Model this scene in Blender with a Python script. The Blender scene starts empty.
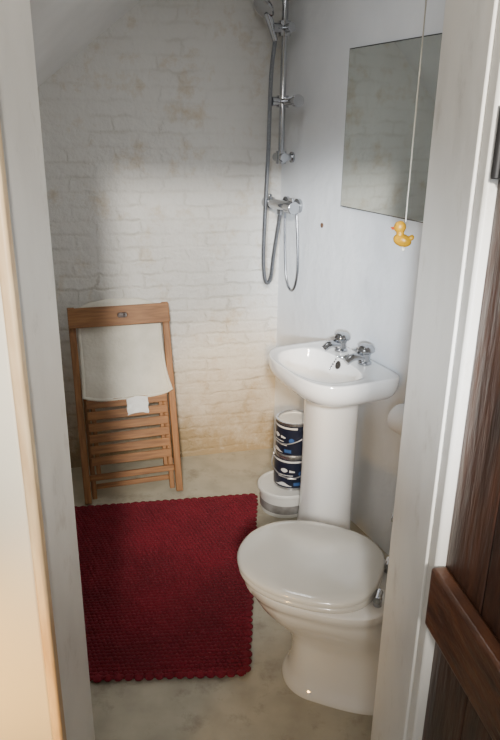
import bpy, bmesh, math, random
from mathutils import Vector, Matrix, noise
random.seed(4)
S=bpy.context.scene
COL=S.collection
R=math.radians

# ------------------------------------------------------------ materials
def newmat(name):
    m=bpy.data.materials.new(name); m.use_nodes=True
    nt=m.node_tree; b=nt.nodes['Principled BSDF']
    return m,nt,b
def mat(name,col,rough=.5,metal=0.,col2=None,nscale=8.,bump=0.,bscale=40.,coat=0.,stretch=None,bdist=.004,lo=.35,hi=.68,stain=None,sscale=3.,slo=.58,shi=.7,samt=.5):
    m,nt,b=newmat(name); N=nt.nodes; L=nt.links
    b.inputs['Roughness'].default_value=rough; b.inputs['Metallic'].default_value=metal
    b.inputs['Coat Weight'].default_value=coat; b.inputs['Coat Roughness'].default_value=.08
    tc=N.new('ShaderNodeTexCoord'); mp=N.new('ShaderNodeMapping')
    L.new(tc.outputs['Object'],mp.inputs['Vector'])
    if stretch: mp.inputs['Scale'].default_value=stretch
    n=N.new('ShaderNodeTexNoise'); n.inputs['Scale'].default_value=nscale; n.inputs['Detail'].default_value=6
    L.new(mp.outputs['Vector'],n.inputs['Vector'])
    r=N.new('ShaderNodeValToRGB'); r.color_ramp.elements[0].position=lo; r.color_ramp.elements[1].position=hi
    c2=col2 if col2 else tuple(c*.93 for c in col)
    r.color_ramp.elements[0].color=(*c2,1); r.color_ramp.elements[1].color=(*col,1)
    L.new(n.outputs['Fac'],r.inputs['Fac']); out=r.outputs['Color']
    if stain:
        n3=N.new('ShaderNodeTexNoise'); n3.inputs['Scale'].default_value=sscale; n3.inputs['Detail'].default_value=9; n3.inputs['Roughness'].default_value=.72
        L.new(mp.outputs['Vector'],n3.inputs['Vector'])
        r3=N.new('ShaderNodeValToRGB'); r3.color_ramp.elements[0].position=slo; r3.color_ramp.elements[1].position=shi
        r3.color_ramp.elements[0].color=(0,0,0,1); r3.color_ramp.elements[1].color=(samt,samt,samt,1)
        L.new(n3.outputs['Fac'],r3.inputs['Fac'])
        mxx=N.new('ShaderNodeMixRGB'); mxx.inputs['Color2'].default_value=(*stain,1)
        L.new(r3.outputs['Color'],mxx.inputs['Fac']); L.new(out,mxx.inputs['Color1']); out=mxx.outputs[0]
    L.new(out,b.inputs['Base Color'])
    if bump>0:
        n2=N.new('ShaderNodeTexNoise'); n2.inputs['Scale'].default_value=bscale; n2.inputs['Detail'].default_value=5
        L.new(mp.outputs['Vector'],n2.inputs['Vector'])
        bp=N.new('ShaderNodeBump'); bp.inputs['Strength'].default_value=bump; bp.inputs['Distance'].default_value=bdist
        L.new(n2.outputs['Fac'],bp.inputs['Height']); L.new(bp.outputs['Normal'],b.inputs['Normal'])
    return m

def brick_mat():
    m,nt,b=newmat('painted_brick'); N=nt.nodes; L=nt.links
    b.inputs['Roughness'].default_value=.58
    tc=N.new('ShaderNodeTexCoord'); sp=N.new('ShaderNodeSeparateXYZ'); cb=N.new('ShaderNodeCombineXYZ')
    L.new(tc.outputs['Object'],sp.inputs[0]); L.new(sp.outputs['X'],cb.inputs['X']); L.new(sp.outputs['Z'],cb.inputs['Y'])
    wn=N.new('ShaderNodeTexNoise'); wn.inputs['Scale'].default_value=9; wn.inputs['Detail'].default_value=7; wn.inputs['Roughness'].default_value=.62
    L.new(tc.outputs['Object'],wn.inputs['Vector'])
    vm=N.new('ShaderNodeVectorMath'); vm.operation='MULTIPLY_ADD'
    vm.inputs[1].default_value=(.12,.055,0)
    L.new(wn.outputs['Color'],vm.inputs[0]); L.new(cb.outputs[0],vm.inputs[2])
    br=N.new('ShaderNodeTexBrick'); br.inputs['Scale'].default_value=1
    br.inputs['Brick Width'].default_value=.210; br.inputs['Row Height'].default_value=.065
    br.inputs['Mortar Size'].default_value=.013; br.inputs['Mortar Smooth'].default_value=1
    br.inputs['Color1'].default_value=(1,1,1,1); br.inputs['Color2'].default_value=(.74,.74,.74,1); br.inputs['Mortar'].default_value=(0,0,0,1)
    L.new(vm.outputs[0],br.inputs['Vector'])
    pn=N.new('ShaderNodeTexNoise'); pn.inputs['Scale'].default_value=5; pn.inputs['Detail'].default_value=8
    L.new(tc.outputs['Object'],pn.inputs['Vector'])
    hz=N.new('ShaderNodeMapRange'); hz.inputs['From Min'].default_value=1.0; hz.inputs['From Max'].default_value=1.9
    hz.inputs['To Min'].default_value=.02; hz.inputs['To Max'].default_value=-.09
    L.new(sp.outputs['Z'],hz.inputs['Value'])
    pa=N.new('ShaderNodeMath'); pa.operation='ADD'; L.new(pn.outputs['Fac'],pa.inputs[0]); L.new(hz.outputs[0],pa.inputs[1])
    pr=N.new('ShaderNodeMapRange'); pr.inputs['From Min'].default_value=.38; pr.inputs['From Max'].default_value=.66
    pr.inputs['To Min'].default_value=.10; pr.inputs['To Max'].default_value=.92
    L.new(pa.outputs[0],pr.inputs['Value'])
    bw=N.new('ShaderNodeRGBToBW'); L.new(br.outputs['Color'],bw.inputs[0])
    inv=N.new('ShaderNodeMath'); inv.operation='SUBTRACT'; inv.inputs[0].default_value=1; L.new(bw.outputs[0],inv.inputs[1])
    jf=N.new('ShaderNodeMath'); jf.operation='MULTIPLY'; L.new(inv.outputs[0],jf.inputs[0]); L.new(pr.outputs[0],jf.inputs[1])
    n2=N.new('ShaderNodeTexNoise'); n2.inputs['Scale'].default_value=18; n2.inputs['Detail'].default_value=8; n2.inputs['Roughness'].default_value=.62
    L.new(tc.outputs['Object'],n2.inputs['Vector'])
    mx=N.new('ShaderNodeMath'); mx.operation='MULTIPLY_ADD'; mx.inputs[1].default_value=-.68
    h2=N.new('ShaderNodeMath'); h2.operation='MULTIPLY'; h2.inputs[1].default_value=1.8; L.new(n2.outputs['Fac'],h2.inputs[0])
    L.new(jf.outputs[0],mx.inputs[0]); L.new(h2.outputs[0],mx.inputs[2])
    bp=N.new('ShaderNodeBump'); bp.inputs['Strength'].default_value=.68; bp.inputs['Distance'].default_value=.0105
    L.new(mx.outputs[0],bp.inputs['Height']); L.new(bp.outputs['Normal'],b.inputs['Normal'])
    c1=N.new('ShaderNodeMixRGB'); c1.inputs['Color1'].default_value=(.69,.672,.63,1); c1.inputs['Color2'].default_value=(.56,.535,.48,1)
    L.new(jf.outputs[0],c1.inputs['Fac'])
    n3=N.new('ShaderNodeTexNoise'); n3.inputs['Scale'].default_value=5.5; n3.inputs['Detail'].default_value=8; n3.inputs['Roughness'].default_value=.72
    L.new(tc.outputs['Object'],n3.inputs['Vector'])
    r3=N.new('ShaderNodeValToRGB'); r3.color_ramp.elements[0].position=.53; r3.color_ramp.elements[1].position=.69
    r3.color_ramp.elements[0].color=(0,0,0,1); r3.color_ramp.elements[1].color=(.75,.75,.75,1)
    L.new(n3.outputs['Fac'],r3.inputs['Fac'])
    c2=N.new('ShaderNodeMixRGB'); c2.inputs['Color2'].default_value=(.52,.41,.265,1)
    L.new(r3.outputs['Color'],c2.inputs['Fac']); L.new(c1.outputs[0],c2.inputs['Color1'])
    mr=N.new('ShaderNodeMapRange'); mr.inputs['From Min'].default_value=0; mr.inputs['From Max'].default_value=.62
    mr.inputs['To Min'].default_value=2.2; mr.inputs['To Max'].default_value=0
    L.new(sp.outputs['Z'],mr.inputs['Value'])
    mm=N.new('ShaderNodeMath'); mm.operation='MULTIPLY'; mm.use_clamp=True; L.new(mr.outputs[0],mm.inputs[0]); L.new(n3.outputs['Fac'],mm.inputs[1])
    c3=N.new('ShaderNodeMixRGB'); c3.inputs['Color2'].default_value=(.31,.235,.135,1)
    L.new(mm.outputs[0],c3.inputs['Fac']); L.new(c2.outputs[0],c3.inputs['Color1'])
    L.new(c3.outputs[0],b.inputs['Base Color'])
    return m

M_brick=brick_mat()
M_plaster=mat('painted_plaster',(.78,.79,.80),.5,col2=(.70,.715,.73),nscale=3,bump=.5,bscale=12,bdist=.012,stain=(.50,.48,.44),sscale=5,slo=.62,shi=.80,samt=.35)
M_ceil=mat('ceiling_paint',(.74,.73,.71),.6,col2=(.66,.65,.63),nscale=4,bump=.3,bscale=12)
M_floor=mat('worn_vinyl',(.44,.40,.305),.38,col2=(.35,.315,.24),nscale=10,bump=.15,bscale=60,lo=.3,hi=.62,stain=(.19,.16,.115),sscale=8,slo=.54,shi=.70,samt=.65)
M_frame=mat('frame_gloss_paint',(.78,.75,.69),.40,col2=(.71,.68,.62),nscale=4,bump=.3,bscale=8,stretch=(2,2,1.2),lo=.3,hi=.55,stain=(.40,.35,.27),sscale=6,slo=.56,shi=.74,samt=.5)
M_frame2=mat('frame_warm_paint',(.78,.60,.36),.5,col2=(.52,.33,.17),nscale=7,bump=.3,stretch=(3,3,.6))
M_case=mat('casing_cream_paint',(.74,.68,.55),.5,col2=(.69,.625,.49),nscale=2,bump=.2)
M_cer=mat('white_ceramic',(.71,.70,.67),.09,col2=(.69,.68,.65),nscale=2,coat=.8)
M_cer2=mat('basin_ceramic',(.86,.86,.85),.10,col2=(.84,.84,.83),nscale=2,coat=.8)
M_seat=mat('seat_plastic',(.56,.54,.49),.16,col2=(.54,.52,.47),nscale=2,coat=.5)
M_chrome=mat('chrome',(.54,.55,.57),.12,1.,col2=(.46,.47,.49))
M_chromed=mat('chrome_dark',(.46,.47,.49),.12,1.,col2=(.40,.41,.43))
M_hose=mat('hose_steel',(.34,.35,.37),.3,1.,col2=(.22,.23,.25),nscale=200)
M_dark=mat('dark_void',(.03,.025,.02),.6)
M_mirror=mat('mirror_glass',(.78,.84,.83),.035,1.,col2=(.76,.82,.81))
M_edge=mat('mirror_edge',(.05,.05,.045),.5)
M_red=mat('red_chenille',(.190,.006,.018),.95,col2=(.135,.0045,.013),nscale=4,bump=.8,bscale=220)
M_wood=mat('beech_wood',(.345,.162,.060),.5,col2=(.21,.092,.032),nscale=7,bump=.15,stretch=(14,14,1.2))
M_woodx=mat('beech_wood_cross',(.34,.158,.057),.5,col2=(.20,.087,.030),nscale=7,bump=.15,stretch=(1.2,14,14))
M_pad=mat('white_towelling',(.74,.70,.60),.85,col2=(.62,.585,.49),nscale=10,bump=.6,bscale=70)
M_tag=mat('paper_tag',(.85,.85,.82),.7)
M_doorw=mat('dark_stained_wood',(.070,.027,.014),.38,col2=(.020,.009,.006),nscale=4,bump=.7,bscale=9,stretch=(7,7,1))
M_doorl=mat('dark_stained_ledge',(.100,.038,.017),.35,col2=(.026,.011,.007),nscale=5,bump=.8,bscale=8,stretch=(3,2,9))
M_iron=mat('black_iron',(.015,.014,.014),.5)
M_navy=mat('navy_label',(.010,.013,.030),.35,col2=(.006,.009,.022))
M_white=mat('white_print',(.58,.59,.60),.4)
M_tin=mat('tin_metal',(.62,.63,.65),.25,.95)
M_wire=mat('steel_wire',(.50,.50,.52),.35,.9)
M_blue=mat('blue_print',(.03,.08,.22),.4)
M_tub=mat('white_tub_plastic',(.68,.67,.63),.35)
M_brown=mat('brown_plug',(.13,.07,.04),.5)
M_tublab=mat('grey_print',(.26,.25,.24),.5,col2=(.14,.13,.12),nscale=18)
M_cord=mat('cotton_cord',(.72,.68,.58),.8)
M_yellow=mat('yellow_vinyl',(.46,.235,.001),.4,col2=(.43,.215,.001))
M_orange=mat('orange_vinyl',(.50,.07,.003),.4)
M_paper=mat('tissue_paper',(.78,.78,.78),.9,bump=.2,bscale=80)

# ------------------------------------------------------------ helpers
def obj(name,verts,faces,m,parent=None,smooth=True,bevel=0,label=None,segs=2,ang=35):
    me=bpy.data.meshes.new(name); me.from_pydata([tuple(v) for v in verts],[],faces); me.update()
    bm=bmesh.new(); bm.from_mesh(me); bmesh.ops.recalc_face_normals(bm,faces=bm.faces); bm.to_mesh(me); bm.free()
    me.materials.append(m)
    o=bpy.data.objects.new(name,me); COL.objects.link(o)
    if parent is not None: o.parent=parent
    if bevel>0:
        b=o.modifiers.new('bevel','BEVEL'); b.width=bevel; b.segments=segs; b.limit_method='ANGLE'; b.angle_limit=R(40)
    if smooth:
        me.polygons.foreach_set('use_smooth',[True]*len(me.polygons))
        try: me.set_sharp_from_angle(angle=R(ang))
        except Exception: pass
    if label: o['label']=label
    return o
def empty(name,loc,rot=(0,0,0),label=None,cat=None,group=None):
    e=bpy.data.objects.new(name,None); e.empty_display_size=.05; COL.objects.link(e)
    e.location=loc; e.rotation_euler=rot
    if label: e['label']=label
    if cat: e['category']=cat
    if group: e['group']=group
    return e
def boxg(x0,x1,y0,y1,z0,z1):
    v=[(x0,y0,z0),(x1,y0,z0),(x1,y1,z0),(x0,y1,z0),(x0,y0,z1),(x1,y0,z1),(x1,y1,z1),(x0,y1,z1)]
    f=[(0,3,2,1),(4,5,6,7),(0,1,5,4),(1,2,6,5),(2,3,7,6),(3,0,4,7)]
    return v,f
def box(name,b,m,parent=None,bevel=0,label=None,segs=2):
    v,f=boxg(*b); return obj(name,v,f,m,parent,bevel>0,bevel,label,segs)
def join(parts):
    V=[];F=[]
    for v,f in parts:
        k=len(V); V+=list(v); F+=[tuple(i+k for i in q) for q in f]
    return V,F
def loft(rings,cap0=True,cap1=True):
    V=[];F=[]; n=len(rings[0])
    for r in rings: V+=r
    for i in range(len(rings)-1):
        for j in range(n):
            a=i*n+j; b=i*n+(j+1)%n; F.append((a,b,b+n,a+n))
    if cap0: F.append(tuple(range(n-1,-1,-1)))
    if cap1: F.append(tuple((len(rings)-1)*n+j for j in range(n)))
    return V,F
def lathe(prof,n=32,c=(0,0),cap0=True,cap1=True):
    rings=[[(c[0]+r*math.cos(2*math.pi*j/n),c[1]+r*math.sin(2*math.pi*j/n),z) for j in range(n)] for r,z in prof]
    return loft(rings,cap0,cap1)
def xform(g,M): return [tuple(M@Vector(v)) for v in g[0]],g[1]
def axisM(p,d):
    d=Vector(d).normalized(); q=Vector((0,0,1)).rotation_difference(d)
    return Matrix.Translation(Vector(p))@q.to_matrix().to_4x4()
def cylg(p,d,r,h,n=24): return xform(lathe([(r,0),(r,h)],n),axisM(p,d))
def catmull(pts,k=8):
    P=[Vector(p) for p in pts]; P=[2*P[0]-P[1]]+P+[2*P[-1]-P[-2]]; out=[]
    for i in range(1,len(P)-2):
        for s in range(k):
            t=s/k; a,b,c,d=P[i-1],P[i],P[i+1],P[i+2]
            out.append(.5*((2*b)+(c-a)*t+(2*a-5*b+4*c-d)*t*t+(3*b-a-3*c+d)*t**3))
    out.append(P[-2]); return out
def tubeg(pts,r,n=10):
    pts=[Vector(p) for p in pts]; rings=[]
    t=(pts[1]-pts[0]).normalized(); up=Vector((0,0,1)) if abs(t.z)<.9 else Vector((1,0,0))
    a=t.cross(up).normalized()
    for i,p in enumerate(pts):
        t2=(pts[min(i+1,len(pts)-1)]-pts[max(i-1,0)]).normalized()
        a=(a-t2*a.dot(t2)).normalized(); b=t2.cross(a)
        rr=r[i] if isinstance(r,(list,tuple)) else r
        rings.append([tuple(p+rr*(a*math.cos(2*math.pi*j/n)+b*math.sin(2*math.pi*j/n))) for j in range(n)])
    return loft(rings)
def ellg(c,r,n=20,m=12,rot=None):
    rings=[]
    for i in range(1,m):
        ph=math.pi*i/m
        rings.append([(r[0]*math.sin(ph)*math.cos(2*math.pi*j/n),r[1]*math.sin(ph)*math.sin(2*math.pi*j/n),r[2]*math.cos(ph)) for j in range(n)])
    g=loft(rings)
    M=Matrix.Translation(Vector(c))
    if rot is not None: M=M@rot
    return xform(g,M)
def plate(name,outer,holes,thick,m,parent,bev=.003,place=None,label=None):
    cu=bpy.data.curves.new(name,'CURVE'); cu.dimensions='2D'; cu.fill_mode='BOTH'; cu.extrude=thick/2-bev; cu.bevel_depth=bev; cu.bevel_resolution=2; cu.offset=-bev
    for ring in [outer]+holes:
        s=cu.splines.new('POLY'); s.points.add(len(ring)-1)
        for i,p in enumerate(ring): s.points[i].co=(p[0],p[1],0,1)
        s.use_cyclic_u=True
    t=bpy.data.objects.new('tmp',cu); COL.objects.link(t)
    dg=bpy.context.evaluated_depsgraph_get(); dg.update()
    me=bpy.data.meshes.new_from_object(t.evaluated_get(dg)); bpy.data.objects.remove(t)
    if place is not None: me.transform(place)
    me.materials.clear(); me.materials.append(m); me.name=name
    o=bpy.data.objects.new(name,me); COL.objects.link(o); o.parent=parent
    if label:o['label']=label
    return o
def rrect(x0,x1,y0,y1,r,k=6):
    P=[]
    for cx,cy,a0 in ((x1-r,y1-r,0),(x0+r,y1-r,90),(x0+r,y0+r,180),(x1-r,y0+r,270)):
        for i in range(k+1):
            a=R(a0+90*i/k); P.append((cx+r*math.cos(a),cy+r*math.sin(a)))
    return P
def struct(o,label=None):
    o['kind']='structure'
    if label:o['label']=label
    return o
def selen(t,ax_p,ax_n,ay,ep,en):
    c,s=math.cos(t),math.sin(t)
    e=ep if c>=0 else en; ax=ax_p if c>=0 else ax_n
    return (math.copysign(abs(c)**(2/e),c)*ax, math.copysign(abs(s)**(2/e),s)*ay)

# ------------------------------------------------------------ room shell
TH=R(25); WX,WY=.476,2.65
def wallpt(t,off=0): return (WX-math.sin(TH)*t-math.cos(TH)*off, WY+math.cos(TH)*t-math.sin(TH)*off)
CX,CY=wallpt(.80)
struct(box('floor',(-1.5,1.2,-.6,3.7,-.08,0),M_floor),'worn beige vinyl floor')
bw=box('wall_back',(-1.6,.14,0,.12,0,2.6),M_brick); bw.location=(CX,CY,0); bw.rotation_euler=(0,0,R(14)); struct(bw,'white painted rough brick wall')
rw=box('wall_right',(-.12,0,-.82,.50,0,2.6),M_plaster)
rw.location=(WX,WY,0); rw.rotation_euler=(0,0,R(205)); struct(rw,'smooth white painted plaster wall')
struct(box('wall_alcove',(.69,.81,1.30,2.22,0,2.6),M_plaster),'white plaster wall beside toilet')
struct(box('wall_left',(-1.17,-1.05,1.30,3.12,0,1.9),M_plaster),'white plaster wall under the sloping ceiling')
prof=[(-1.2,1.63),(-.173,2.45),(.9,2.45),(.9,2.56),(-.21,2.56),(-1.2,1.77)]
V=[(x,1.30,z) for x,z in prof]+[(x,3.50,z) for x,z in prof]
F=[(0,1,4,5),(1,2,3,4),(6,11,10,7),(7,10,9,8)]+[(i,(i+1)%6,(i+1)%6+6,i+6) for i in range(6)]
struct(obj('ceiling',V,F,M_ceil,smooth=False),'sloping whitewashed ceiling')
LX,RX=-.389,.327
struct(box('wall_front',(-1.9,LX-.03,1.10,1.30,0,2.6),M_case),'cream painted wall around the doorway')
struct(box('wall_front_side',(RX+.03,1.3,1.09,1.30,0,2.6),M_plaster),'white wall around the doorway')
struct(box('wall_front_head',(LX-.03,RX+.03,1.10,1.30,1.98,2.6),M_case),'cream wall over the doorway')
struct(box('trim_1',(LX-.03,LX,1.085,1.30,0,1.98),M_frame,bevel=.003),'worn white painted door lining')
struct(box('trim_2',(RX,RX+.03,1.03,1.30,0,1.98),M_frame,bevel=.003),'worn white painted door lining')
struct(box('trim_3',(LX-.018,LX+.004,1.055,1.085,0,1.98),M_frame2,bevel=.006),'cream worn door stop moulding')
struct(box('trim_4',(LX-.16,LX-.018,1.065,1.10,0,2.06),M_case,bevel=.006),'cream gloss door architrave')
struct(box('trim_5',(RX+.004,RX+.03,.985,1.03,0,1.98),M_frame,bevel=.006),'cream painted rebate of the door frame')

# ------------------------------------------------------------ door leaf (open)
door=empty('door_1',(.348,.985,.0),(0,0,R(9.5)),'dark brown stained ledged plank door standing open'); door['kind']='structure'
pl=[]
y=0
for w in (.13,.14,.15,.13,.15):
    pl.append(boxg(0,.028,y-w+.003,y,.012,1.96)); y-=w
v,f=join(pl); obj('door_leaf',v,f,M_doorw,door,bevel=.003)
box('door_ledge',(-.030,0,-.68,-.006,.862,.985),M_doorl,door,bevel=.006)
box('door_ledge',(-.030,0,-.68,-.03,.20,.33),M_doorl,door,bevel=.006)
v,f=join([boxg(-.010,0,-.075,-.012,1.635,1.735),cylg((-.010,-.012,1.635),(0,0,1),.007,.10,14)]+[cylg((-.010,-.045,z),(-1,0,0),.005,.003,10) for z in (1.655,1.715)])
obj('hinge',v,f,M_iron,door,bevel=.002,label='black iron hinge')

# ------------------------------------------------------------ washbasin
BO=.030
BX,BY=wallpt(-BO)
bas=empty('washbasin',(BX,BY,0),(0,0,R(205)),'white ceramic pedestal washbasin with two chrome taps','washbasin')
NB=88; RIM=.808
cxo=.205
def outl(j,s=1.,c=(cxo,0)):
    t=2*math.pi*j/NB
    x,y=selen(t,.185,.200,.264,3.1,9); x+=cxo
    return (c[0]+s*(x-c[0]), c[1]+s*(y-c[1]))
def bowlp(j,s):
    t=2*math.pi*j/NB
    x,y=selen(t,.142,.112,.208,2.4,3.0)
    return (.230+x*s,y*s)
rings=[]
for s,z in ((.10,-.125),(.4,-.122),(.65,-.110),(.82,-.086),(.93,-.050),(.98,-.020),(.995,-.008),(1.0,-.003)):
    rings.append([(*bowlp(j,s),RIM-.004+z*.90) for j in range(NB)])
rings.append([(*bowlp(j,1.015),RIM-.003) for j in range(NB)])
for k,z in ((.15,RIM-.003),(.6,RIM-.002),(.85,RIM)):
    rings.append([tuple(Vector((*bowlp(j,1.02),z)).lerp(Vector((*outl(j,.985),z)),k)) for j in range(NB)])
for s,z in ((.985,RIM),(.997,RIM-.003),(1.0,RIM-.009),(.997,RIM-.030),(.984,RIM-.050)):
    rings.append([(*outl(j,s),z) for j in range(NB)])
for s,z in ((.945,-.074),(.88,-.094),(.76,-.110),(.58,-.125),(.42,-.134)):
    rings.append([(*outl(j,s,(.125,0)),RIM+z) for j in range(NB)])
v,f=loft(rings); 
v=[(max(x,.002),y,z) for x,y,z in v]
obj('basin',v,f,M_cer2,bas,ang=60)
NP=48; rings=[]
for z,hy,xf in ((0,.112,.266),(.012,.112,.266),(.03,.105,.258),(.10,.101,.252),(.3,.099,.250),(.5,.099,.250),(.60,.100,.251),(.684,.101,.252)):
    r=[]
    for j in range(NP):
        x,y=selen(2*math.pi*j/NP,xf-.15,.10,hy,2.6,5); r.append((.15+x,y-.036,z))
    rings.append(r)
v,f=loft(rings); obj('pedestal',v,f,M_cer2,bas,ang=60)
def tap(y):
    parts=[xform(lathe([(.028,0),(.028,.007),(.021,.012),(.020,.035),(.023,.040),(.023,.046)],24),Matrix.Translation((.062,y,RIM))),
      tubeg(catmull([(.062,y,RIM+.022),(.095,y,RIM+.034),(.125,y,RIM+.032),(.150,y,RIM+.016)],6),[.018-.004*i/18 for i in range(19)],14)]
    v,f=join(parts); o=obj('tap',v,f,M_chromed,bas,label='chrome pillar tap')
    n=64; rings=[]
    for z,r in ((.044,.020),(.047,.030),(.054,.036),(.063,.036),(.072,.031),(.078,.022),(.081,.010)):
        rings.append([( .062+r*(1+.035*math.cos(8*2*math.pi*j/n))*math.cos(2*math.pi*j/n),y+r*(1+.035*math.cos(8*2*math.pi*j/n))*math.sin(2*math.pi*j/n),RIM+z) for j in range(n)])
    v,f=loft(rings); h=obj('tap_head',v,f,M_chromed,o,ang=50)
tap(-.110); tap(.068)
v,f=lathe([(.024,RIM-.1165),(.024,RIM-.112),(.019,RIM-.111),(.012,RIM-.113)],24,(.228,0)); obj('plughole',v,f,M_chromed,bas)
v,f=join([xform(lathe([(.016,0),(.018,.004),(.013,.006),(.012,.002)],20),axisM((.122,-.03,RIM-.032),(.9,0,.3)))]); obj('overflow',v,f,M_dark,bas)
v,f=join([ellg((.088+.0045*i,-.01-.0035*i,RIM+.002-(0 if i<8 else (i-8)*.011)),(.0042,.0042,.0042),8,6) for i in range(14)]+[xform(lathe([(.018,0),(.021,.006),(.014,.012),(.004,.013),(.004,.02)],20),Matrix.Translation((.090,-.01,RIM-.002)))])
obj('plug',v,f,M_chromed,bas,label='dark plug on a chrome chain')

# ------------------------------------------------------------ toilet
TO=(.197,1.762); TA=159
toi=empty('toilet',(TO[0],TO[1],0),(0,0,R(TA)),'white ceramic toilet with closed pale plastic lid','toilet')
NT=64
def egg(j,xf,xb,hw,xc=0,ef=2.1,eb=3):
    x,y=selen(2*math.pi*j/NT,xf-xc,xc-xb,hw,ef,eb); return (xc+x,y)
rings=[]
for z,xf,xb,hw,xc in ((0,.070,-.33,.132,-.06),(.014,.070,-.33,.132,-.06),(.022,.062,-.328,.124,-.06),(.05,.050,-.325,.111,-.06),(.10,.042,-.32,.098,-.05),(.15,.044,-.315,.093,-.04),
    (.19,.060,-.31,.098,-.03),(.225,.092,-.31,.114,-.01),(.258,.128,-.30,.136,.0),(.29,.160,-.29,.155,.0),(.325,.185,-.28,.168,.0),(.346,.195,-.28,.173,.0),(.354,.208,-.28,.183,.0),(.380,.210,-.28,.185,.0),(.386,.202,-.275,.177,0)):
    ring=[]
    # moulded side groove between bowl and trapway
    g=.016*math.exp(-((z-.15)/.075)**2)
    for j in range(NT):
        x,y=egg(j,xf,xb,hw,xc)
        y-=math.copysign(g*math.exp(-((x+.05)/.05)**2),y) if abs(y)>.02 else 0
        ring.append((x,y,z))
    rings.append(ring)
v,f=loft(rings); obj('bowl',v,f,M_cer,toi,ang=50)
rings=[]
for z,d in ((.390,.008),(.394,.001),(.397,0),(.407,0),(.411,.006)):
    rings.append([(*egg(j,.226-d,-.225+d,.194-d,.0,2.15,2.7),z) for j in range(NT)])
v,f=loft(rings); obj('seat',v,f,M_seat,toi,ang=60)
rings=[]
for z,d in ((.417,.010),(.420,.001),(.429,0),(.435,.004),(.439,.012),(.442,.035),(.445,.08),(.447,.13)):
    rings.append([(*egg(j,.230-d,-.226+d,.203-d,.0,2.15,2.7),z) for j in range(NT)])
v,f=loft(rings); obj('lid',v,f,M_seat,toi,ang=60)
for y in (-.085,.085):
    v,f=join([cylg((-.232,y-.022,.418),(0,1,0),.011,.044,16),cylg((-.232,y,.388),(0,0,1),.013,.024,16)])
    obj('hinge',v,f,M_chromed,toi,label='chrome seat hinge')
rings=[]
for z,x0,x1,hw in ((.386,-.42,-.282,.16),(.41,-.43,-.278,.17),(.60,-.435,-.275,.175),(.75,-.438,-.27,.175)):
    rings.append([(x,y,z) for x,y in rrect(x0,x1,-hw,hw,.03)])
v,f=loft(rings); obj('cistern',v,f,M_cer,toi,ang=50)
v,f=loft([[(x,y,z) for x,y in rrect(-.442,-.262,-.182,.182,.03)] for z in (.752,.775)]+[[(x,y,.784) for x,y in rrect(-.436,-.27,-.175,.175,.028)]])
obj('cistern_lid',v,f,M_cer,toi,ang=50)
v,f=join([cylg((-.272,.11,.70),(1,0,0),.014,.016,16),boxg(-.258,-.250,.04,.115,.692,.708)]); obj('flush_lever',v,f,M_chrome,toi,bevel=.002,label='chrome flush lever')

# ------------------------------------------------------------ mirror
mir=empty('wall_mirror',(WX,WY,1.394),(0,0,R(205)),'frameless rectangular mirror hung on the plaster wall','mirror')
box('mirror_glass',(.010,.0145,-.226,.36,0,.589),M_mirror,mir,bevel=.001)
box('backing',(.001,.0125,-.2300,.3635,-.0040,.593),M_edge,mir)

# ------------------------------------------------------------ shower set
sh=empty('shower_mixer',(WX,WY,0),(0,0,R(205)),'chrome wall shower with riser rail, hose and handset','shower')
ry=-.688; ro=.062
v,f=join([cylg((ro,ry,1.545),(0,0,1),.0145,.72,18)]+[cylg((0.001,ry,z),(1,0,0),.024,.008,20) for z in (1.565,2.24)]+[cylg((0.001,ry,z),(1,0,0),.015,.065,16) for z in (1.565,2.24)]+[cylg((ro,ry,z-.028),(0,0,1),.024,.056,20) for z in (1.565,2.24)]+[cylg((ro,ry-.05,1.565),(0,1,0),.020,.09,20)])
obj('riser_rail',v,f,M_chrome,sh)
v,f=join([cylg((ro,ry,1.780),(0,0,1),.028,.050,20),cylg((ro,ry-.04,1.805),(0,1,0),.018,.17,16),cylg((ro,ry+.125,1.805),(0,1,0),.026,.028,18),cylg((ro+.01,ry,1.805),(1,0,0),.020,.045,18)])
obj('slider',v,f,M_chrome,sh)
v,f=join([cylg((ro,ry,2.070),(0,0,1),.028,.060,20),cylg((ro,ry-.04,2.10),(0,1,0),.019,.11,16),cylg((ro+.012,ry,2.10),(1,0,0),.022,.048,18)])
obj('handset_holder',v,f,M_chrome,sh)
v,f=join([tubeg([(ro+.045,ry,2.05),(ro+.062,ry,2.10),(ro+.085,ry,2.155)],[.012,.016,.018],16),
  xform(lathe([(.018,-.025),(.042,-.008),(.052,.006),(.050,.014),(.038,.017)],28),axisM((ro+.098,ry,2.18),(.70,.15,-.70)))])
obj('handset',v,f,M_chrome,sh)
vy=-.66; vo=.075; vz=1.352
v,f=join([cylg((vo,vy-.085,vz),(0,1,0),.024,.165,24),cylg((.001,vy-.06,vz),(1,0,0),.033,.014,24),cylg((.001,vy+.055,vz),(1,0,0),.033,.014,24),cylg((.001,vy-.06,vz),(1,0,0),.017,vo,16),cylg((.001,vy+.055,vz),(1,0,0),.017,vo,16),cylg((vo,vy,vz-.042),(0,0,1),.014,.03,16)])
obj('valve_body',v,f,M_chromed,sh)
for a,b in ((vy-.142,.056),(vy+.080,.062)):
    v,f=join([cylg((vo,a,vz),(0,1,0),.029,b,24),boxg(vo-.006,vo+.006,a+.010,a+b-.012,vz+.024,vz+.042)]); obj('control_knob',v,f,M_chromed,sh,bevel=.002)
hp=catmull([(ro+.045,ry,2.05),(ro+.06,ry-.002,1.9),(ro+.065,ry-.002,1.6),(ro+.075,ry,1.35),(ro+.08,ry,1.12),(ro+.074,ry+.005,1.01),(ro+.060,ry+.01,.98),(ro+.045,ry+.015,1.01),(ro+.035,ry+.02,1.12),(ro+.02,ry+.025,1.24),(vo,vy,vz-.05),(vo,vy,vz-.03)],10)
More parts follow.
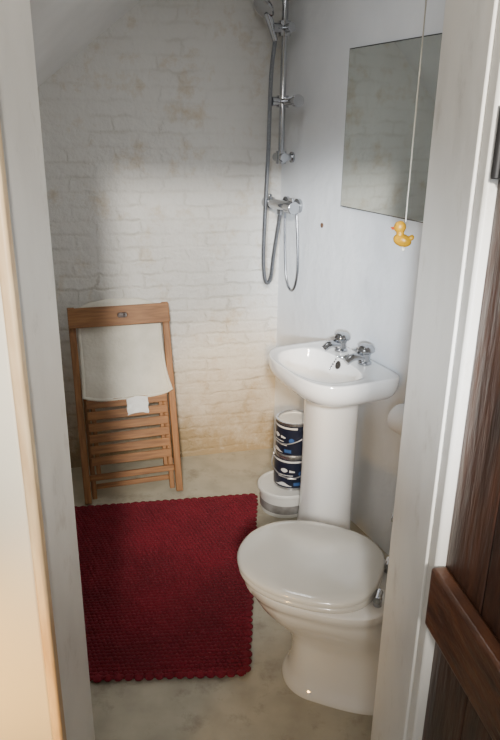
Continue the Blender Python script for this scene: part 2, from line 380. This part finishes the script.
v,f=tubeg(hp,.0095,10); obj('shower_hose',v,f,M_hose,sh)
hp=catmull([(.016,vy+.055,vz-.02),(.016,vy+.075,1.22),(.014,vy+.085,1.06),(.014,vy+.06,.965),(.014,vy+.015,.945),(.016,vy-.025,1.00),(.016,vy-.045,1.12),(.016,vy-.055,1.25),(.016,vy-.06,vz-.02)],10)
v,f=tubeg(hp,.0060,8); obj('hose_shadow_loop',v,f,M_hose,sh)  # thin tube along the wall, modelled in place of the hose's shadow

wp=empty('wall_plug',(WX,WY,1.29),(0,0,R(205)),'small brown empty wall plug in the plaster','wall plug')
v,f=xform(lathe([(.011,0),(.011,.003),(.006,.004),(.005,.001)],16),axisM((.0005,-.39,0),(1,0,0))); obj('plug_body',v,f,M_brown,wp)

# ------------------------------------------------------------ toilet roll
tr=empty('toilet_roll_holder',(WX,WY,.69),(0,0,R(205)),'white toilet roll on a chrome wall holder','toilet roll')
yo=.055
v,f=join([cylg((.001,.275+yo,.0),(1,0,0),.016,.008,20),tubeg(catmull([(.004,.275+yo,0),(.05,.275+yo,0),(.064,.283+yo,0),(.064,.30+yo,0),(.064,.41+yo,0)],6),.005,10)])
obj('holder_arm',v,f,M_chrome,tr)
n=32
ringsr=[[(.064+r*math.cos(2*math.pi*j/n),yy+yo,r*math.sin(2*math.pi*j/n)-.014) for j in range(n)] for r,yy in ((.02,.295),(.054,.295),(.056,.299),(.056,.391),(.054,.395),(.02,.395),(.02,.295))]
v,f=loft(ringsr,False,False); obj('paper_roll',v,f,M_paper,tr)

# ------------------------------------------------------------ paint tub and cans
TX,TY=.174,2.772
tub=empty('paint_tub',(TX,TY,0),(0,0,0),'wide white plastic paint tub with a grey label','paint tub')
v,f=lathe([(.114,0),(.116,.004),(.121,.115)],40); obj('tub_body',v,f,M_tub,tub)
v,f=lathe([(.1170,.020),(.1195,.064)],40,cap0=False,cap1=False); obj('tub_label',v,f,M_tublab,tub)
v,f=lathe([(.126,.104),(.131,.109),(.131,.120),(.127,.125),(.119,.125),(.115,.121),(.05,.1215)],40); obj('tub_lid',v,f,M_tub,tub)
def can(z,dx,dy,rot,lab,kind):
    c=empty('paint_can',(TX+dx,TY+dy,z),(0,0,rot),lab,'paint can')
    c['group']='stacked paint cans'
    r=.083;h=.168
    v,f=lathe([(r-.002,0),(r+.001,.001),(r+.001,.006),(r-.001,.009),(r-.001,h-.010),(r+.002,h-.006),(r+.002,h),(r-.008,h),(r-.009,h-.006)],40,cap1=False); obj('can_body',v,f,M_tin,c)
    v,f=lathe([(r-.0085,h-.008),(r-.0105,h-.004),(r-.014,h-.003),(r-.016,h-.0015),(r-.024,h-.0015),(r-.026,h-.005),(.01,h-.005)],40); obj('can_lid',v,f,M_tub,c)
    v,f=lathe([(r+.0006,.012),(r+.0006,h-.014)],40,cap0=False,cap1=False); lb=obj('can_label',v,f,M_navy,c)
    def patch(a0,a1,z0f,z1f,m,nm,rr=.0013):
        k=14; V=[];F=[]
        for i in range(k+1):
            a=a0+(a1-a0)*i/k; u=i/k
            V.append(((r+rr)*math.cos(a),(r+rr)*math.sin(a),z0f(u))); V.append(((r+rr)*math.cos(a),(r+rr)*math.sin(a),z1f(u)))
        for i in range(k): F.append((2*i,2*i+2,2*i+3,2*i+1))
        return obj(nm,V,F,m,lb)
    for q in (0,math.pi):
        patch(q-1.5,q+.9,lambda u:h-.028,lambda u:h-.019,M_white,'label_band')
        patch(q-.55,q-.15,lambda u:.100-.010*math.sin(u*math.pi)**.5,lambda u:.100+.010*math.sin(u*math.pi)**.5,M_white,'label_panel')
        patch(q-.05,q+.25,lambda u:.092,lambda u:.104-.006*u,M_white,'label_panel')
        patch(q-.85,q+.15,lambda u:.074,lambda u:.0775,M_white,'label_rule')
        patch(q-.75,q-.25,lambda u:.064,lambda u:.0670,M_white,'label_rule')
        patch(q-.15,q+.35,lambda u:.058,lambda u:.0610,M_white,'label_rule')
        patch(q+.45,q+.75,lambda u:.085-.012*math.sin(u*math.pi)**.5,lambda u:.085+.012*math.sin(u*math.pi)**.5,M_blue,'label_panel')
        patch(q-.9,q+.1,lambda u:.020,lambda u:.022+.016*math.sin(u*math.pi)**2,M_white,'label_band')
        patch(q+.2,q+.6,lambda u:.024,lambda u:.040,M_blue,'label_band')
    hp=catmull([(0,-(r+.004),h-.025),(.035,-(r+.006),h-.065),(.075,-(r*.55),h-.095),(.092,0,h-.10),(.075,(r*.55),h-.095),(.035,(r+.006),h-.065),(0,r+.004,h-.025)],5)
    v,f=tubeg(hp,.0027,8); obj('handle',v,f,M_wire,c,label='wire handle')
    for s in (-1,1):
        v,f=cylg((0,s*(r-.002),h-.025),(0,s,0),.009,.007,14); obj('handle_lug',v,f,M_wire,c)
can(.1255,.028,.006,R(262),'dark navy and white paint can standing on a white tub',0)
can(.2945,.032,.000,R(225),'dark navy and white paint can on top of another can',1)

# ------------------------------------------------------------ folded chair
ch=empty('folding_chair',(-.548,2.820,.004),(R(-16.4),0,R(18)),'folded slatted beech wood chair leaning on the brick wall','chair')
L_=.93
def stick(name,u0,u1,v0,v1,w0,w1,m=M_wood,bev=.003): return box(name,(u0,u1,w0,w1,v0,v1),m,ch,bevel=bev)
for s in (-1,1):
    a,b=sorted((s*.236,s*.204)); stick('back_post',a,b,0,L_,-.012,.012)
    a,b=sorted((s*.199,s*.176)); stick('rear_leg',a,b,.015,.60,.006,.028)
    a,b=sorted((s*.170,s*.150)); stick('seat_rail',a,b,.14,.50,-.022,.002)
for v0 in (.452,.398,.344,.290,.236,.182):
    stick('seat_slat',-.190,.190,v0,v0+.040,-.034,-.023,M_woodx,.002)
stick('stretcher',-.203,.203,.105,.135,-.008,.008,M_woodx)
stick('stretcher',-.175,.175,.06,.085,.010,.024,M_woodx)
Mp=Matrix(((1,0,0,0),(0,0,1,-.022),(0,1,0,0),(0,0,0,1)))
plate('top_rail',rrect(-.236,.236,.832,.925,.006),[rrect(-.012,.036,.868,.892,.0119)[::-1]],.020,M_woodx,ch,.002,Mp)
box('hole_shade_plate',(-.03,.055,-.0125,-.0105,.855,.905),M_doorw,ch,label='dark plate standing in for shade in the hand hole')  # dark plate added so the hand hole reads as shaded
def padshape(nu=40,nv=40):
    V=[];F=[]
    def P(a,b,side):
        u=.190*a; vv=.734+.226*b
        sag=-.022*(1-(a**4))*max(0,-b)**1.3
        top=-.03*abs(a)**3*max(b,0)*1.2
        e=max(0,1-max(abs(a),abs(b))**6)
        th=.004+.010*e**.5
        mid=.008-.032*max(0,-b)+ .008*max(0,b)
        wr=.0040*noise.noise(Vector((a*2.2,b*3.1,1.7)))*min(1,(1-abs(a))*4)*(1 if b<.3 else .2)
        w=(mid-th if side<0 else mid+th)+wr
        return (u+.026*a*max(0,-b)**3*(1 if a>0 else .3),w,vv+sag+top+.004*noise.noise(Vector((a*3,5.1,b))))
    for side in (-1,1):
        for i in range(nu+1):
            for j in range(nv+1):
                V.append(P(-1+2*i/nu,-1+2*j/nv,side))
    n1=(nu+1)*(nv+1); idx=lambda i,j,s:s*n1+i*(nv+1)+j
    for i in range(nu):
        for j in range(nv):
            F.append((idx(i,j,0),idx(i+1,j,0),idx(i+1,j+1,0),idx(i,j+1,0)))
            F.append((idx(i,j,1),idx(i,j+1,1),idx(i+1,j+1,1),idx(i+1,j,1)))
    for i in range(nu):
        F.append((idx(i,0,0),idx(i,0,1),idx(i+1,0,1),idx(i+1,0,0))); F.append((idx(i,nv,0),idx(i+1,nv,0),idx(i+1,nv,1),idx(i,nv,1)))
    for j in range(nv):
        F.append((idx(0,j,0),idx(0,j+1,0),idx(0,j+1,1),idx(0,j,1))); F.append((idx(nu,j,0),idx(nu,j,1),idx(nu,j+1,1),idx(nu,j+1,0)))
    edge=[P(-1,1-2*k/12,-1) for k in range(13)]+[P(-1+2*k/20,-1,-1) for k in range(1,21)]+[P(1,-1+2*k/12,-1) for k in range(1,13)]
    return V,F,edge
v,f,edge=padshape()
pb=obj('back_cover',v,f,M_pad,ch,ang=70,label='white towelling cover hung behind the top rail')
v,f=tubeg(edge,.0085,10); obj('piping',v,f,M_pad,pb)
V=[];F=[];n=8
for i in range(n+1):
    for j in range(n+1):
        a,b_=i/n,j/n
        V.append((-.005+.10*a+.004*noise.noise(Vector((b_*4,1,0))),-.046-.008*noise.noise(Vector((a*3.3,b_*3.1,4)))-.004*b_,.405+.078*b_+.010*math.sin(a*3)+.004*noise.noise(Vector((a*4,7,0)))))
for i in range(n):
    for j in range(n): F.append((i*(n+1)+j,(i+1)*(n+1)+j,(i+1)*(n+1)+j+1,i*(n+1)+j+1))
tg=obj('paper_tag',V,F,M_tag,ch,label='small crumpled white paper tag',ang=15)

# ------------------------------------------------------------ red bobble mat
c00=Vector((-.86,1.660,0)); c10=Vector((.002,1.720,0)); c11=Vector((.034,2.845,0)); c01=Vector((-.86,2.690,0))
def bil(u,v): return (c00*(1-u)+c10*u)*(1-v)+(c01*(1-u)+c11*u)*v
parts=[]
ico=bmesh.new(); bmesh.ops.create_icosphere(ico,subdivisions=1,radius=1); iv=[v.co.copy() for v in ico.verts]; ifc=[tuple(x.index for x in f.verts) for f in ico.faces]; ico.free()
ico=bmesh.new(); bmesh.ops.create_icosphere(ico,subdivisions=2,radius=1); iv2=[v.co.copy() for v in ico.verts]; ifc2=[tuple(x.index for x in f.verts) for f in ico.faces]; ico.free()
nu,nv=54,66
for i in range(nu+1):
    for j in range(nv+1):
        off=.5 if j%2 else 0
        p=bil(min(1,max(0,(i+off)/(nu+.45))),j/nv)
        rx=.0104*random.uniform(.88,1.15); ryy=.0094*random.uniform(.88,1.15); rz=.0066*random.uniform(.7,1.25)
        ca=random.uniform(0,6.28); cc,ss=math.cos(ca),math.sin(ca)
        parts.append(([(p.x+(c.x*cc-c.y*ss)*rx,p.y+(c.x*ss+c.y*cc)*ryy,.012+c.z*rz) for c in iv],ifc))
for k in range(34):
    for (u,v_) in ((1,(k+.5)/34),(0,(k+.5)/34)):
        p=bil(u,v_); q=random.uniform(.85,1.12); parts.append(([(p.x+c.x*.017*q,p.y+c.y*.0165*q,.010+c.z*.0070) for c in iv2],ifc2))
for k in range(26):
    for (u,v_) in (((k+.5)/26,1),((k+.5)/26,0)):
        p=bil(u,v_); q=random.uniform(.85,1.12); parts.append(([(p.x+c.x*.0165*q,p.y+c.y*.018*q,.010+c.z*.0070) for c in iv2],ifc2))
b=[bil(0,0),bil(1,0),bil(1,1),bil(0,1)]
parts.append(([(p.x,p.y,.002) for p in b]+[(p.x,p.y,.012) for p in b],[(0,3,2,1),(4,5,6,7),(0,1,5,4),(1,2,6,5),(2,3,7,6),(3,0,4,7)]))
v,f=join(parts)
mt=obj('bath_mat',v,f,M_red,ang=180); mt['label']='deep red bobbled chenille bath mat lying on the floor'; mt['category']='bath mat'

# ------------------------------------------------------------ pull cord with duck
pc=empty('light_pull_cord',(.362,1.60,2.45),(0,0,0),'cotton light pull cord hanging from the ceiling','pull cord')
v,f=join([tubeg([(0,0,0),(0,0,-.5),(0,0,-.958)],.0017,8),lathe([(.02,-.012),(.024,0)],20)]); obj('cord',v,f,M_cord,pc)
v,f=ellg((0,0,-1.022),(.005,.005,.0055),12,8); obj('knot',v,f,M_cord,pc)
dk=empty('rubber_duck',(.358,1.60,1.434),(0,0,R(160)),'small yellow rubber duck threaded on the pull cord','rubber duck')
dk.scale=(.82,.82,.88)
Ry=Matrix.Rotation(R(-12),4,'Y')
g=[ellg((0,0,.017),(.027,.019,.017),24,14,Ry),ellg((-.024,0,.025),(.010,.010,.008),14,8,Matrix.Rotation(R(35),4,'Y')),lathe([(.013,.024),(.011,.034),(.012,.045)],18,(.008,0)),ellg((.010,0,.052),(.0175,.016,.0165),22,14)]
v,f=join(g); obj('duck_body',v,f,M_yellow,dk)
for s in (-1,1):
    v,f=ellg((-.004,s*.0165,.019),(.014,.005,.009),16,8,Ry); obj('wing',v,f,M_yellow,dk)
    v,f=ellg((.0225,s*.0085,.056),(.002,.0024,.003),10,6); obj('eye',v,f,M_dark,dk)
v,f=join([ellg((.028,0,.049),(.009,.007,.0025),14,8),ellg((.027,0,.046),(.007,.006,.002),14,8)]); obj('beak',v,f,M_orange,dk)

# ------------------------------------------------------------ lights
def aim(o,loc,target):
    o.location=loc; o.rotation_euler=(Vector(target)-Vector(loc)).to_track_quat('-Z','Y').to_euler()
def area(name,loc,target,size,power,col):
    l=bpy.data.lights.new(name,'AREA'); l.shape='SQUARE'; l.size=size; l.energy=power; l.color=col
    o=bpy.data.objects.new(name,l); COL.objects.link(o); aim(o,loc,target); return o
def spot(name,loc,target,power,col,ang,size=.05,blend=1):
    l=bpy.data.lights.new(name,'SPOT'); l.energy=power; l.color=col; l.spot_size=R(ang); l.spot_blend=blend; l.shadow_soft_size=size
    o=bpy.data.objects.new(name,l); COL.objects.link(o); aim(o,loc,target); return o
spot('hall_window_light',(.05,-1.9,2.74),(-.04,3,1.05),1150,(1.0,.955,.88),35,.16,.7)
area('hall_fill',(-.2,-1.2,2.3),(0,3,.8),.8,20,(1.0,.96,.90))
area('interior_fill',(-.02,2.25,2.40),(0,2.3,0),.30,3.6,(.94,.97,1.0))  # added fill to lift the room, no fitting behind it
spot('low_sun_patch',(.05,-1.2,1.95),(-.04,3.3,.36),900,(1.0,.66,.30),13,.12)
spot('window_patch',(-.35,-1.6,1.75),(.40,2.80,1.10),1600,(.81,.90,1.0),15,.12)
spot('hall_warm_lamp',(-.62,.62,.62),(-.47,1.07,.62),24,(1.0,.58,.16),95,.04,1)
w=bpy.data.worlds.new('World'); S.world=w; w.use_nodes=True
w.node_tree.nodes['Background'].inputs[0].default_value=(.98,.98,1.0,1); w.node_tree.nodes['Background'].inputs[1].default_value=.27

# ------------------------------------------------------------ camera
cam=bpy.data.cameras.new('Camera'); co=bpy.data.objects.new('Camera',cam); COL.objects.link(co)
cam.sensor_fit='VERTICAL'; cam.sensor_height=24; cam.lens=24*667/740; cam.clip_start=.02
co.matrix_world=Matrix.Translation((0,0,1.7))@Matrix.Rotation(R(90-20.1),4,'X')@Matrix.Rotation(R(.85),4,'Z')
S.camera=co
